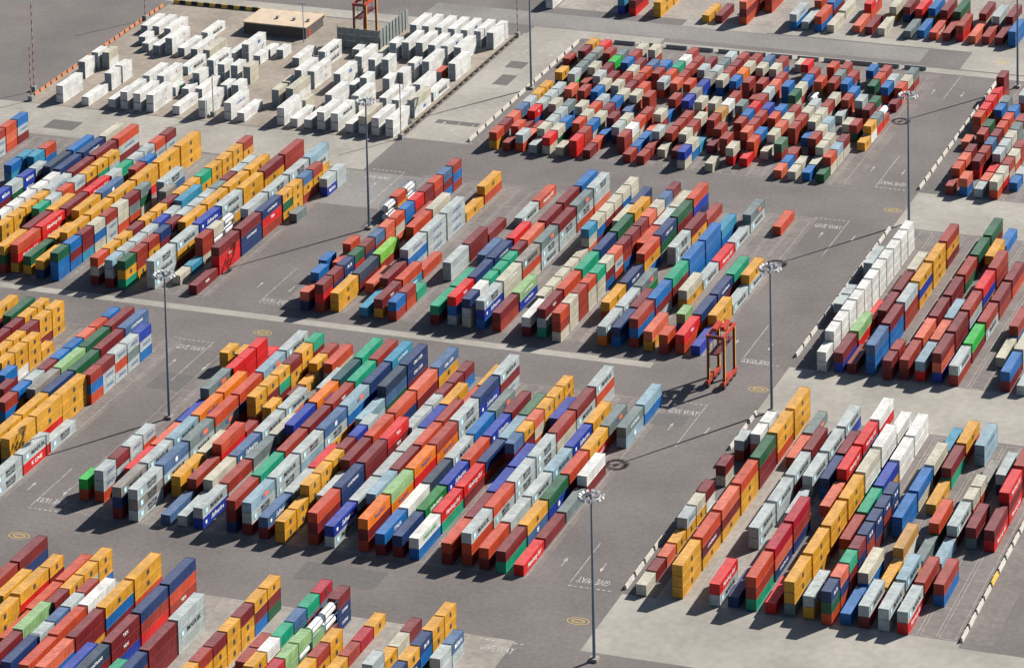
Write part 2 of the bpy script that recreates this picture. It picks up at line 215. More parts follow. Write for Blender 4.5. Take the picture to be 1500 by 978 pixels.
DATA='''
-208.89 177.92 W4 *w
-208.06 144.21 W2 *w,*w
-207.90 135.60 W2 *w,*w
-204.86 178.23 W4 *w
-204.71 145.12 W2 *c,*w
-204.46 168.10 W2 *w
-203.90 114.78 W4 *w,*w
-200.36 162.77 W2 *w
-200.26 177.32 W4 *w.r
-199.64 67.37 C2 r,s.C,s.C
-199.64 73.98 C2 o,p,o
-199.64 80.60 C2 B,s.C,m
-196.14 162.01 W4 *w
-195.20 114.74 W4 *w
-194.81 135.59 W2 *w,*w
-194.79 128.49 W2 *w,*w
-191.63 162.14 W4 *w.r,*w.r
-187.24 161.96 W4 *w.r
-186.81 177.08 W4 *w.M
-186.34 115.19 W4 *w
-182.84 162.22 W4 *w.r
-182.63 47.76 C2 *B,a,n
-182.63 54.37 C2 a,a,o
-182.30 129.82 W4 *w.r,w
-182.11 115.21 W4 *w,*w
-179.64 55.41 C2 *a,a,G
-179.64 62.03 C2 *o,B,y
-178.57 162.43 W4 *c
-178.20 147.07 W4 *w.M
-177.94 130.84 W4 *w.r,*w
-177.58 114.96 W4 *w,*w
-174.52 27.69 C2 b.F,m,p
-174.52 34.30 C2 *s,G,n
-174.52 40.92 C2 *b.F,b.F,s
-174.52 47.53 C2 s,m,c
-173.29 129.55 W2 *w.g
-173.16 115.03 W4 *w.r,*w.r
-171.26 49.88 C4 N,d,o
-171.26 63.07 C4 B,G,m
-169.55 162.07 W4 *w.r
-169.49 147.52 W4 *w.M,*w
-168.80 129.44 W2 *w
-168.42 135.92 W2 *w,*w
-167.36 48.94 C4 n,r,m
-167.36 62.13 C4 n.T,y,s
-167.36 75.32 C4 c,B,o
-166.42 14.56 C2 w,c,s
-166.42 21.17 C2 w,m,B
-166.42 27.79 C2 w,o,m
-166.42 34.40 C2 w,g,r
-166.42 41.02 C2 w,c,o
-165.36 163.40 W4 *w.b,*w
-164.79 130.54 W4 *w
-164.53 115.24 W4 *w.r
-164.44 145.03 W2 *w,*w
-162.78 34.90 C4 s.C,r,d
-162.78 48.08 C4 m,s,r
-162.78 61.27 C4 m,s.C,R
-162.78 74.45 C4 o,s.C,m
-162.38 8.03 C2 *y,y,m
-162.38 14.64 C2 *y,y,r
-162.38 21.26 C2 y,n,n
-162.38 27.87 C2 y,c,r
-160.67 161.95 W2 *w
-160.19 168.21 W2 *w
-160.03 145.13 W2 *w,*w
-158.50 21.38 C2 *t,r,m
-158.50 27.99 C2 s,m,r
-158.50 34.61 C2 o,r,r
-158.50 41.22 C2 *s.C,r,o
-158.50 47.83 C2 *y,m,y
-158.50 54.45 C2 *y,t,r
-158.50 61.06 C2 *y,s,p
-156.00 168.69 W2 *w
-155.65 145.02 W2 *c,*c
-155.54 114.89 W4 *w.r,*w
-155.24 128.75 W2 *w,*w
-154.24 -4.53 C4 y,G,r
-154.24 8.66 C4 m,r,g
-154.24 21.84 C4 y,r,s
-151.92 129.63 W2 *w,*w
-151.16 -2.79 C4 *o,R.H,y
-151.16 10.39 C4 *R.H,R.H,m
-151.16 23.58 C4 m,y,s
-151.16 36.28 C4 R.H,r,r
-150.76 48.52 C2 s,o,m
-150.76 54.65 C2 t,y,o
-150.76 61.26 C2 s.C,B,B
-150.76 67.87 C2 s.C,m,B
-150.76 74.49 C2 o,s.C,p
-150.76 81.10 C2 m,s.C,g
-147.89 163.39 W4 *w
-147.13 115.20 W4 *w.C,*w.r
-147.04 -3.20 C4 *G,y
-147.04 9.99 C4 y,m
-147.04 23.18 C4 *y,y,y
-147.04 36.36 C4 d.P,O,y
-146.42 54.45 C2 r,s,p
-146.42 61.06 C2 B,y,r
-142.79 115.23 W4 *w
-142.38 -4.79 C4 y,n
-142.38 8.39 C4 *y,s,g
-142.38 21.58 C4 y,r,m
-142.38 34.77 C4 y,o,m
-142.38 47.95 C4 y,y,R
-142.38 61.14 C4 *y,y,y
-142.38 74.32 C4 y,y,y
-141.39 143.17 W2 *c
-139.05 163.82 W4 *w.M,*w.M
-138.93 146.67 W4 *w,*w
-138.07 129.17 W2 *c,*c
-137.77 -4.83 C2 *G,*B,*B
-137.77 1.78 C2 *B,m,B
-137.77 8.39 C2 *m,m,a
-137.77 15.01 C2 *c,B,c
-137.77 21.62 C2 *r,s.C,s.C
-137.77 28.23 C2 *c,c,o
-137.77 34.85 C2 *m,g,o
-137.77 41.46 C2 *g,G,c
-134.50 146.71 W4 *w.r,*w.r
-134.31 131.35 W4 *c,*w
-134.19 -43.97 C4 y,m,b
-134.03 48.13 C4 *s.S,d,s
-132.85 175.60 W2 *w
-130.14 41.96 C2 *q,c,c
-129.64 115.58 W4 *w,*w
-129.47 129.96 W2 *c
-129.13 -44.17 C4 *G,B,m
-125.93 162.83 W4 *w,*w
-125.80 -4.70 C2 *o,c,m
-125.80 1.91 C2 y,g,r
-125.80 8.53 C2 y,n,r
-125.80 15.14 C2 m,r,G
-125.80 21.75 C2 y,o,c
-125.80 28.37 C2 y,y,s
-125.80 34.98 C2 m,y,s
-125.80 41.60 C2 y,o,c
-125.80 48.21 C2 y,m,B
-125.80 54.82 C2 *t,y,G
-125.80 61.44 C2 *y,y,c
-125.80 68.05 C2 *y,y,o
-125.80 74.66 C2 y,y,m
-125.80 81.28 C2 r,y,c
-125.73 146.85 W4 *w.b,*w
-125.27 -56.68 C2 m,m,r
-125.27 -50.22 C2 *m,y,s
-125.27 -43.75 C2 *y,B,c
-125.27 -37.29 C2 *y,r,y
-125.16 115.20 W4 *w.r
-124.00 184.20 W2 w
-123.93 175.67 W2 *c
-122.70 37.19 C4 *a,o,g
-121.28 194.38 W4 *w,*w
-121.23 -5.06 C2 *l.h,s,m
-121.23 1.55 C2 s,o,p
-121.23 8.16 C2 s,y,o
-121.23 14.78 C2 s,r,m
-121.23 21.39 C2 b,n,r
-121.23 28.00 C2 s,g,p
-120.83 -63.43 C2 y,o,s
-120.83 -56.97 C2 *y,r,g
-120.83 -50.51 C2 *m,m,m
-120.83 -44.05 C2 *y,y,m
-120.83 -37.58 C2 *y,y,y
-120.74 115.57 W4 *w.r
-120.74 161.38 W2 *w,*w
-120.60 177.04 W2 *w,*w
-120.48 129.61 W4 *w,*w
-120.23 146.20 W2 *w
-117.58 -4.80 C2 *G,*y,*t
-117.58 1.82 C2 *r,r,y
-117.58 8.43 C2 *r,y,B
-117.58 15.05 C2 *n,m,s
-117.58 21.66 C2 m,c,m
-117.58 28.27 C2 s,o,G
-117.58 34.89 C2 s,B,y
-117.58 41.50 C2 s,o,c
-117.58 48.11 C2 g,n,c
-117.58 54.73 C2 m,r,m
-117.58 61.34 C2 s,n,m
-117.58 67.96 C2 s,s,y
-116.97 194.29 W4 *w,w
-116.91 178.52 W4 *w,*w
-116.75 -69.69 C2 *y,r,r
-116.75 -63.23 C2 *y,y,w
-116.75 -56.76 C2 *y,y,y
-116.75 -50.30 C2 *y
-116.66 162.49 W2 *w,*w
-116.38 115.54 W4 *w,*w
-116.38 145.81 W2 *w,*w
-114.50 23.73 C4 *y,R,b
-114.50 36.91 C4 y,r,G
-114.50 50.10 C4 y,d,s
-114.50 63.28 C4 y,m,r
-112.57 179.42 W4 *w,*w
-112.41 194.17 W4 *w,w
-112.35 -75.85 C2 *B,m,c
-112.20 131.01 W4 *w.r,*w
-111.96 115.73 W4 *w.M,*w
-110.08 -2.65 C4 *s.S,s.M,s.M
-110.08 10.54 C4 *s.M,y,r
-110.08 23.72 C4 *b.F,m,s
-110.08 36.91 C4 *s.M,s.M,y
-110.08 50.09 C4 *y,y,r
-110.08 63.28 C4 m,y,s
-110.08 76.46 C4 r,r,B
-109.34 147.04 W2 *w,*w
-108.59 -82.79 C2 *m,r,s
-107.90 178.51 W4 *w,w
-107.90 194.13 W4 *w,w
-107.49 161.84 W2 *w.b,*w
-107.46 153.15 W2 *w,*w
-107.18 115.60 W4 *w
-104.78 1.70 C2 *c
-104.78 8.32 C2 *a
-104.78 14.93 C2 *r,r,c
-104.78 21.54 C2 *c,*z,s
-104.78 28.16 C2 *z,*z,p
-104.43 -89.28 C2 *r,B,g
-104.43 -82.82 C2 *B,y,s
-104.43 -76.36 C2 s.C,o,o
-104.43 -69.89 C2 m,s,c
-104.43 -63.43 C2 B,r,r
-104.43 -56.97 C2 B,c,s
-104.43 -50.51 C2 p,r,n
-104.43 -44.04 C2 o,s,y
-104.43 -37.58 C2 B,r,m
-103.68 164.27 W4 *w,*w
-103.63 178.74 W4 *w.b,*w
-103.49 194.08 W4 *w.b,w
-103.35 131.69 W4 *w,w
-102.82 115.65 W4 *c.r,*w
-102.01 36.66 C4 *s,n,o
-102.01 49.85 C4 s.S,n,d
-102.01 63.04 C4 s.S,b,n
-102.01 76.22 C4 l,s.M,y
-101.00 -80.87 C4 *q,m,m
-101.00 -68.09 C4 *e,d,t
-101.00 -55.32 C4 *G,d,y
-101.00 -42.54 C4 m,g,B
-99.14 163.51 W2 *o
-99.10 178.65 W4 *w,*w
-98.89 130.92 W4 *w,w
-98.88 194.17 W4 *w,*w
-98.56 115.55 W4 *w,*w
-98.12 145.02 W4 *w,*w
-97.46 -2.96 C4 *m.T
-97.46 10.23 C4 *m,R.T,R
-97.46 23.41 C4 *m,n.T,n
-97.46 36.31 C4 *n.T,R.T,r
-97.14 48.55 C2 *y,G,y
-97.14 54.88 C2 y,y,y
-97.14 61.50 C2 *d,y,r
-97.14 68.11 C2 r,y,p
-96.86 -106.71 C4 y,m,R
-96.86 -93.94 C4 *y,y,y
-96.86 -81.16 C4 *n,b,g
-96.86 -68.38 C4 *G,c,o
-96.86 -55.61 C4 *m,n,o
-96.86 -42.83 C4 *d.T,d,g
-94.92 164.64 W4 *w,*w
-94.44 146.66 W4 *w.M
-94.42 193.94 W4 *w,*w
-94.26 132.04 W4 *c,*w.b
-93.93 115.55 W4 *w,*w
-93.14 -106.62 C4 *y,y,g
-93.14 -93.85 C4 *y,y,R
-93.14 -81.80 C4 *y,y,y
-93.14 48.68 C2 *g
-93.14 68.52 C2 *s,b.F
-93.14 75.13 C2 s,s
-91.90 -69.75 C2 *r,*B,*o
-91.90 -63.64 C2 *m,s.C,s.C
-91.90 -57.36 C2 *s.C,o,s.C
-91.90 -50.90 C2 *s.C,g,s.C
-91.90 -44.44 C2 *b,s.C,B
-90.64 235.14 C4 w,w
-88.68 -120.91 C4 *s.S,s.S
-88.68 -108.14 C4 *s.M,R.K
-88.68 -95.36 C4 *s.S
-68.28 15.86 C2 *B,o
-68.28 55.44 C2 *z,*z
-68.28 62.03 C2 *o,y
-68.28 68.63 C2 *z,*z
-67.36 -115.45 C2 *k,*o
-67.36 -43.92 C2 *y,y
-65.80 236.50 C4 a,b
-65.18 185.79 C2 r
-64.02 -4.36 C2 *p,n
-64.02 2.24 C2 *B,r,B
-64.02 15.43 C2 o,m
-64.02 22.03 C2 *o,s,B
-63.33 -115.28 C2 *s.C,*s.C,*o
-63.33 -108.78 C2 *m,s.C,y
-63.33 -102.27 C2 *s.C,s.C,p
-63.33 -95.77 C2 *s.C,o,c
-63.33 -43.75 C2 y,o
-61.68 235.95 C4 m,R
-60.23 114.84 C2 *o,y
-60.23 121.37 C2 m,s
-60.23 127.90 C2 p,n
-60.23 134.42 C2 d,p
-60.23 140.95 C2 s,y
-60.23 147.48 C2 y,y
-60.23 154.00 C2 y,o
-60.23 167.06 C2 *y,n
-60.23 186.64 C2 m,y
-60.23 193.17 C2 y,G
-59.87 -172.22 C4 r,s,y
-59.87 -159.26 C4 *m,n,r
-59.72 -107.67 C4 R,g
-59.72 -94.67 C4 p,s
-59.72 -81.66 C4 b,y
-59.72 -69.02 C4 *g.h,y,n
-59.58 -4.52 C2 *m,R,r
-59.58 2.08 C2 *m,n,s
-59.58 8.68 C2 *n.c,n.c,r
-59.58 15.27 C2 *G,R,r
-59.58 21.87 C2 *m,n,c
-59.58 28.47 C2 *d,r,s
-59.58 35.06 C2 *p,p,o
-59.58 41.66 C2 *o,c,p
-59.58 48.26 C2 *B,B,m
-59.58 54.85 C2 *R,r,g
-59.58 61.45 C2 m,m,p
-59.58 68.05 C2 o,r,g
-59.58 74.64 C2 d,m,B
-59.58 81.24 C2 r,B,r
-59.10 -56.78 C2 *R,R,c
-59.10 -50.63 C2 *R,R,R
-59.10 -44.13 C2 *R,R,R
-59.10 -37.63 C2 R
-55.97 -2.91 C4 *y,y
-55.97 10.28 C4 *N,m
-55.97 23.48 C4 *x,r
-55.97 49.86 C4 r,r
-55.90 114.56 C2 *r
-55.90 121.09 C2 o,B
-55.90 127.62 C2 m
-55.90 134.15 C2 *R.T,B
-55.90 140.67 C2 s,s
-55.90 147.20 C2 s,p
-55.90 153.73 C2 s,c
-55.90 166.78 C2 *s,k
-55.90 173.31 C2 g,o
-55.90 179.83 C2 g,n
-55.90 186.36 C2 q,B
-55.90 192.89 C2 R,n
-55.32 -173.89 C4 *y,o,g
-55.14 -121.67 C4 *q.M,n,m
-55.14 -108.66 C4 *s.M,r,r
-55.14 -95.66 C4 *l.M,B,s
-55.14 -82.65 C4 *O.h,B,G
-55.14 -69.65 C4 *O,r,o
-53.11 236.28 C4 y,y
-53.10 249.50 C4 y,y
-52.26 10.83 C4 p
-52.26 37.22 C4 *o,R,c
-52.26 50.41 C4 c,r,G
-52.20 -172.20 C4 *y,R,g
-52.01 -159.80 C2 *y,m,s
-51.94 115.01 C2 *s,o
-51.94 121.53 C2 p
-51.94 128.06 C2 r
-51.94 141.12 C2 c,r
-51.94 154.17 C2 *p,r
-51.94 167.22 C2 r
-51.94 173.75 C2 c,m
-51.94 186.80 C2 r,r
-50.99 -121.64 C4 *s.S,*q.S,*s.S
-50.99 -108.64 C4 *d.P,s.M,m
-50.99 -95.63 C4 *g.h,s.M,y
-50.99 -82.63 C4 *o,g.h,r
-50.99 -69.62 C4 *o,n,r
-50.99 -56.62 C4 *l.h,b,m
-50.99 -43.61 C4 *s.M,s,s
-48.45 -172.70 C4 *o,y
-48.45 -159.74 C4 *o,y
-47.68 114.85 C2 *s
-47.68 121.37 C2 *c,p
-47.68 127.90 C2 s,B
-47.68 134.43 C2 s,m
-47.68 140.95 C2 g,B
-47.68 154.01 C2 *r,r
-47.68 167.06 C2 s,o
-47.68 173.59 C2 m,g
-47.68 180.12 C2 k,c
-47.68 186.64 C2 g,m
-47.32 -3.84 C4 a
-47.32 9.36 C4 *m,y
-47.32 22.55 C4 *s.C,B,s
-47.32 35.74 C4 *s.C,s.C,s.C
-47.32 48.93 C4 *s.C,s.C,s.C
-47.32 62.13 C4 y
-47.32 75.32 C4 *y,o
-47.03 -108.27 C4 *y,y
-47.03 -95.27 C4 c,s
-46.51 -70.11 C2 *y,*y,o
-46.51 -63.61 C2 *y,m,c
-46.51 -57.10 C2 *y,t,m
-46.51 -50.60 C2 *m,y,y
-46.51 -44.10 C2 *y,y,r
-46.51 -37.59 C2 *t,m,p
-43.88 -185.61 C4 *e,b,y
-43.45 115.04 C2 *R,c
-43.45 121.56 C2 c,G
-43.45 128.09 C2 B,m
-43.45 141.15 C2 c,B
-43.45 154.20 C2 B,B
-43.45 160.73 C2 c,o
-43.45 167.25 C2 m,m
-43.45 180.31 C2 B,o
-43.45 186.83 C2 r,s
-43.45 193.36 C2 c,s
-43.15 -3.42 C4 *m.T,y
-43.15 9.78 C4 *o,a.T
-43.15 22.97 C4 o
-42.97 -173.37 C2 *m,B,o
-42.97 -167.17 C2 *y,y,r
-42.97 -160.70 C2 *y,c,c
-42.97 -154.22 C2 *y,y,B
-42.86 -121.39 C4 *d
-42.86 -108.38 C4 *r,m
-42.86 -95.38 C4 *o,R,G
-42.71 -82.54 C2 r,s
-42.71 -69.53 C2 *y,c
-42.71 -56.53 C2 m
-42.71 -50.02 C2 *y
-42.71 -43.52 C2 *y,c
-42.71 -37.02 C2 r,r
-39.29 115.14 C2 *c
-39.29 128.19 C2 *o,r
-39.29 134.72 C2 c,B
-39.29 141.25 C2 o,c
-39.29 147.77 C2 s,B
-39.29 160.83 C2 c,s
-39.29 167.35 C2 r,r
-39.29 173.88 C2 c,r
-39.29 180.41 C2 m,B
-39.29 193.46 C2 c,r
-38.96 -120.78 C4 *s
-38.96 -107.77 C4 *c,s
-38.96 -94.76 C4 *d.F,m
-38.96 -81.76 C4 *s.M,y
-38.96 -68.75 C4 *s.M,O
-38.96 -42.74 C4 *o,c
-38.88 -4.08 C2 *B,*r
-38.88 2.51 C2 *r,o
-38.88 9.11 C2 t
-38.84 -187.07 C2 *s,*m,c
-38.84 -180.59 C2 *d,m,y
-38.84 -174.12 C2 *s,B,B
-38.84 -167.64 C2 *r,s,r
-36.06 235.55 C4 y
-35.49 -185.46 C4 *o,y,G
-35.49 -172.50 C4 *w,b,y
-35.28 23.44 C4 *s,s
-35.28 36.64 C4 *m,m
-35.28 49.83 C4 m
-34.95 114.95 C2 *R,R
-34.95 121.48 C2 r,r
-34.95 128.00 C2 B,c
-34.95 134.53 C2 c,c
-34.95 141.06 C2 m,c
-34.95 147.58 C2 B,r
-34.95 154.11 C2 c,s
-34.95 160.64 C2 m,o
-34.95 167.16 C2 r,s
-34.95 173.69 C2 o,g
-34.95 180.22 C2 d,c
-34.68 -121.04 C4 *s.M,*b.F
-34.68 -108.03 C4 *r,s
-34.68 -95.03 C4 *g,s
-34.68 -82.02 C4 c,r
-34.68 -56.01 C4 s,B
-31.92 236.48 C4 m
-31.27 -198.32 C4 *p,B,o
-31.27 -185.37 C4 *m,m,y
-31.27 -172.41 C4 *y,*B,m
-31.27 -159.46 C4 *y,y,o
-30.88 115.26 C2 *m
-30.88 121.78 C2 o
-30.88 128.31 C2 B
-30.88 134.84 C2 m,G
-30.88 147.89 C2 d
-30.88 154.42 C2 *c,o
-30.88 160.95 C2 o,s
-30.88 174.00 C2 r,o
-30.88 180.53 C2 B,c
-30.76 36.39 C4 d
-30.76 62.77 C4 s.M
-30.76 75.97 C4 o.H
-30.70 -81.58 C4 *b,m,y
-30.70 -68.57 C4 *O.h,y,n
-30.70 -55.57 C4 *T,o,r
-30.70 -42.56 C4 *t,n,m
-27.22 -3.22 C4 t,m
-27.22 9.97 C4 t,c
-26.70 128.24 C2 *s,n
-26.70 134.77 C2 c,c
-26.70 154.35 C2 *r,r
-26.70 167.40 C2 *s.C,o
-26.70 173.93 C2 o,o
-26.70 180.46 C2 t,m
-26.70 186.98 C2 w,r
-26.70 193.51 C2 r,c
-26.63 -120.39 C4 *r,m,n
-26.63 -107.39 C4 *t,b,b
-26.63 -94.38 C4 *r,o,o
-26.63 -81.38 C4 *m,s,d
-26.63 -68.37 C4 *r.T,m,o
-26.63 -55.36 C4 *t,n,o
-26.63 -42.36 C4 *r,r,g
-25.52 -198.47 C4 *b,o,y
-23.70 250.60 C4 m,r
-23.65 237.04 C4 p,m,o
-22.78 -198.33 C4 *N.T,m,n
-22.78 -185.37 C4 *m.T,*m.T,b
-22.78 -172.41 C4 *n,*r,R
-22.78 -159.46 C4 *n,o,r.T
-22.65 -2.36 C4 *R.T,B,s
-22.65 10.83 C4 n,n,G
-22.65 24.02 C4 n.T,B,R
-22.61 37.55 C4 R,r,m
-22.57 -120.34 C4 *l.h,*s.S,m
-22.57 -107.33 C4 *s.M,s.S,R
-22.57 -94.33 C4 *s.S,l,r
-22.57 -81.32 C4 *d.P,s.S,y
-22.57 -68.32 C4 *l.h,B,o
-22.57 -55.31 C4 *n,b,g
-22.57 -42.31 C4 *a.T,y,B
-22.44 121.59 C2 *r,r
-22.44 128.12 C2 w,c
-22.44 134.65 C2 o,c
-22.44 141.18 C2 r,o
-22.44 167.28 C2 *p,g
-22.44 173.81 C2 r,s
-22.44 180.34 C2 r,m
-22.44 186.86 C2 r,c
-19.40 250.40 C4 r,o
-18.86 64.42 C4 m,y,y
-18.84 51.19 C4 m,c,R
-18.71 37.57 C4 p,O,B
-18.54 30.76 C2 m,m,r
-18.50 77.25 C4 B,m,m
-18.47 3.92 C2 w,o,B
-18.45 -2.59 C2 *n,s,c
-18.43 10.60 C2 t,o,p
-18.36 23.79 C2 t,y,m
-18.31 115.36 C2 *r
-18.31 121.88 C2 B
-18.31 128.41 C2 B
-18.31 134.94 C2 p
-18.31 141.46 C2 *c,r
-18.31 147.99 C2 B
-18.31 154.52 C2 *r,p
-18.31 167.57 C2 o,s
-18.31 180.63 C2 s,r
-18.31 187.15 C2 m,m
-18.25 17.12 C2 t,o,c
-18.07 -121.10 C4 *d.F,m
-18.07 -108.10 C4 s,d
-18.07 -95.09 C4 R,t
-18.07 -69.08 C4 *l,s
-18.07 -56.08 C4 *N,d,G
-18.07 -43.07 C4 *n.c,n.c,m
-14.48 -2.60 C4 *s.S,b.F,B
-14.48 10.59 C4 *c.T,c,b
-14.48 23.79 C4 *q.M,o,c
-14.48 36.98 C4 *g.h,s.S,s.M
-14.48 50.17 C4 m,s.S,s
-14.48 63.36 C4 g.h,s.S,o
-14.48 76.56 C4 s.S,s,p
-13.98 115.22 C2 *r
-13.98 121.75 C2 r
-13.98 128.28 C2 *s,p
-13.98 154.38 C2 *b,g
-13.98 160.91 C2 q,n
-13.98 167.44 C2 b,B
-13.98 173.97 C2 q,n
-13.98 180.49 C2 s,s
-13.98 187.02 C2 g,c
-13.98 193.55 C2 s,s
-13.54 -199.01 C4 n,r,s
-13.54 -186.05 C4 *m,m,m
-13.54 -173.10 C4 *s,*s.M,s
-13.50 -121.88 C2 *y,*y
-13.50 -115.37 C2 *y,y
-13.50 -108.87 C2 *y,y,p
-13.50 -102.37 C2 *y,y,g
-13.50 -95.86 C2 *y,y,r
-13.50 -89.36 C2 *m,o,c
-13.50 -82.86 C2 *b,m,o
-13.50 -76.36 C2 *s,m,p
-9.86 -2.94 C4 *m,r
-9.86 10.25 C4 *e.T,b.T
-9.84 -107.68 C4 s,d
-9.84 -94.68 C4 *m,s,B
-9.84 -81.67 C4 *o,o,G
-9.84 -68.66 C4 *o,n,d
-9.84 -55.66 C4 *p,m,s
-9.84 -42.65 C4 *d.c,y,y
-9.82 121.61 C2 *c
-9.82 128.13 C2 *r,r
-9.82 134.66 C2 r,r
-9.82 141.19 C2 r,s
-9.82 154.24 C2 *c,p
-9.82 173.82 C2 *c,B
-9.82 180.35 C2 r,s
-9.82 186.88 C2 m,y
-9.82 193.40 C2 r,s
-6.43 236.84 C4 s.C,B
-5.81 -120.67 C4 *o,m,r
-5.81 -107.67 C4 *n.T,n,s
-5.81 -94.66 C4 *m,m,B
-5.81 -82.04 C4 *R.T,m.T,b
-5.55 121.75 C2 m
-5.55 128.28 C2 *c,m
-5.55 134.81 C2 r,c
-5.55 141.34 C2 c,m
-5.55 154.39 C2 c,g
-5.55 173.97 C2 *B,r
-5.55 180.50 C2 O,o
-5.55 187.02 C2 c,m
-5.55 193.55 C2 r,m
-5.26 15.64 C2 c
-5.26 22.24 C2 c
-5.26 28.83 C2 c
-5.26 35.43 C2 c
-5.26 42.03 C2 c
-5.26 48.62 C2 *a,c,p
-5.26 55.22 C2 c,B,m
-5.26 61.82 C2 c,m,y
-5.26 68.41 C2 c,m,g
-5.26 75.01 C2 c,B,c
-5.26 81.61 C2 c,c,m
-5.04 -69.80 C2 s,c
-5.04 -63.68 C2 s,p
-5.04 -57.17 C2 s,s
-5.04 -50.67 C2 m,m
-5.04 -44.17 C2 *m,r
-5.04 -37.67 C2 *m,B
-2.84 238.24 C4 s
-2.60 251.50 C4 o,s
-1.61 -120.79 C4 *b.F,*s.M
-1.61 -107.79 C4 *s,m
-1.61 -94.78 C4 s,o
-1.61 -81.77 C4 s,B
-1.61 -68.77 C4 b,G
-1.61 -55.76 C4 *y,O
-1.32 -3.62 C4 w,m
-1.32 62.35 C4 c,g
-1.32 75.54 C4 n,r
-1.27 115.09 C2 *b,c
-1.27 121.62 C2 c,B
-1.27 128.14 C2 a
-1.27 141.20 C2 *r,o
-1.27 147.72 C2 Y,c
-1.27 154.25 C2 w,g
-1.27 160.78 C2 r,c
-1.27 173.83 C2 *r,r
-1.27 186.88 C2 c,r
-1.27 193.41 C2 d,B
-1.11 -193.85 C2 y,y,r
-1.11 -187.42 C2 *r,y,y
-1.11 -180.99 C2 *m,*y,y
-1.11 -174.55 C2 *y,*y,y
-1.11 -168.12 C2 *m,y,y
-1.11 -161.69 C2 *y,m,B
-1.11 -155.25 C2 *y,m,G
1.80 251.00 C4 B,m
1.99 236.95 C4 o,B
2.84 -3.13 C4 *m.T,s,t
2.84 10.06 C4 *o,r,m
2.84 23.26 C4 *t,B,r
2.84 36.45 C4 *n,m,b
2.84 49.64 C4 G,m,c
2.84 62.84 C4 y,y,R
3.03 128.41 C2 *m
3.03 134.93 C2 *r,m
3.03 154.52 C2 *g,o
3.03 167.57 C2 r
3.03 174.10 C2 r,m
3.03 187.15 C2 c,B
3.03 193.68 C2 r,B
3.24 -108.69 C4 *l,m,R
3.24 -95.69 C4 *m,s,B
3.24 -82.68 C4 *o,r,m
3.24 -69.68 C4 *r,s,m
3.24 -56.67 C4 o,y
3.24 -43.66 C4 y,c
5.67 251.72 C4 c
6.04 237.41 C4 c
6.16 -180.72 C2 *r,B
6.16 -174.29 C2 *r,s
6.62 -120.36 C4 *O.h,*m,o
6.62 -107.36 C4 *e,O.h,n
6.62 -94.35 C4 *O.h,R,y
6.62 -81.35 C4 *r,O.h,G
6.62 -68.34 C4 *s.S,s.M,y
6.62 -55.33 C4 *n,b.F,m
6.62 -42.33 C4 *s.M,m,s.C
7.27 115.06 C2 *c
7.27 128.11 C2 *r,r
7.27 141.16 C2 *r,p
7.27 147.69 C2 B,o
7.27 154.22 C2 R,r
7.27 160.74 C2 r,B
7.27 167.27 C2 s,n
7.27 173.80 C2 p,p
7.27 180.33 C2 r,s
7.27 199.91 C2 c
7.52 -4.45 C2 *o,*r,*c
7.52 2.14 C2 *c,c,c
7.52 8.74 C2 *r,r,r
7.52 15.33 C2 *o,c,c
7.52 21.93 C2 *t,c,c
7.52 28.53 C2 *c,m,B
7.52 35.12 C2 *p,s.C,o
7.52 41.72 C2 m,r,B
7.52 48.32 C2 *m,o,B
7.52 54.91 C2 m,o,n
7.52 61.51 C2 p,r,r
7.52 68.11 C2 c,o,o
7.52 74.70 C2 d,s,m
7.52 81.30 C2 m,c,B
10.50 49.87 C4 o,o
10.50 63.06 C4 s,o
10.50 76.25 C4 c,R
10.86 -186.19 C2 *y,o,s
10.86 -179.75 C2 *w,r,o
10.86 -173.32 C2 *t,c,c
10.86 -166.89 C2 *d,G,c
10.86 -160.45 C2 *t,r,r
10.86 -154.02 C2 *V.Y,g,m
11.06 -121.04 C4 *B.I,m
11.06 -108.04 C4 *w,G
11.06 -95.03 C4 *N,y
11.06 -82.03 C4 *s.M,m
11.06 -69.02 C4 *B,b
11.06 -56.01 C4 *g.h,c
11.44 121.55 C2 *c,R
11.44 134.60 C2 *p,m
11.44 141.13 C2 r,m
11.44 147.66 C2 r,r
11.44 154.18 C2 b,s
11.44 173.76 C2 B,B
11.44 193.34 C2 R,c
13.98 253.00 C4 R.T,o
14.31 238.98 C4 p
15.21 10.77 C4 *y,o
15.21 23.97 C4 *n.c,s
15.21 37.16 C4 *o,y,B
15.21 50.35 C4 n.c,G,s
15.21 63.55 C4 G,m,n
15.21 76.74 C4 o,b,n
15.26 -120.83 C4 *n,m
15.26 -107.83 C4 *K.E,y
15.26 -94.82 C4 *b.F,m
15.26 -81.81 C4 *o,t
15.26 -68.81 C4 *b.F,n
15.26 -55.80 C4 *m,m
15.75 121.33 C2 *R
15.75 127.86 C2 *o,o
15.75 134.39 C2 B,s
15.75 147.44 C2 *o,g
15.75 153.97 C2 B,c
15.75 167.02 C2 *G,c
15.75 173.55 C2 c,r
15.75 180.07 C2 B,m
15.75 186.60 C2 r,r
15.78 -187.61 C2 V,c,p
15.78 -181.18 C2 *e,e,r
15.78 -174.75 C2 *e,*z,G
15.78 -168.31 C2 *z,e,r
15.78 -161.88 C2 *z,*z,m
15.78 -155.44 C2 *m,n.T,n.T
18.45 238.84 C4 m
19.37 -120.87 C4 *w.E,*B
19.37 -107.86 C4 *R.H,t
19.37 -94.86 C4 *R.H,m
19.37 -81.85 C4 *n,o
19.37 -68.85 C4 l,c
19.37 -55.84 C4 D,n
19.69 -3.51 C4 *s.M,O
19.69 9.69 C4 s.M,r
19.69 22.88 C4 g.h,K
19.69 49.27 C4 *s.S,s.M
19.69 62.46 C4 m,y
19.69 75.65 C4 r
19.86 128.17 C2 *c
19.86 134.70 C2 *c,r
19.86 141.22 C2 p,p
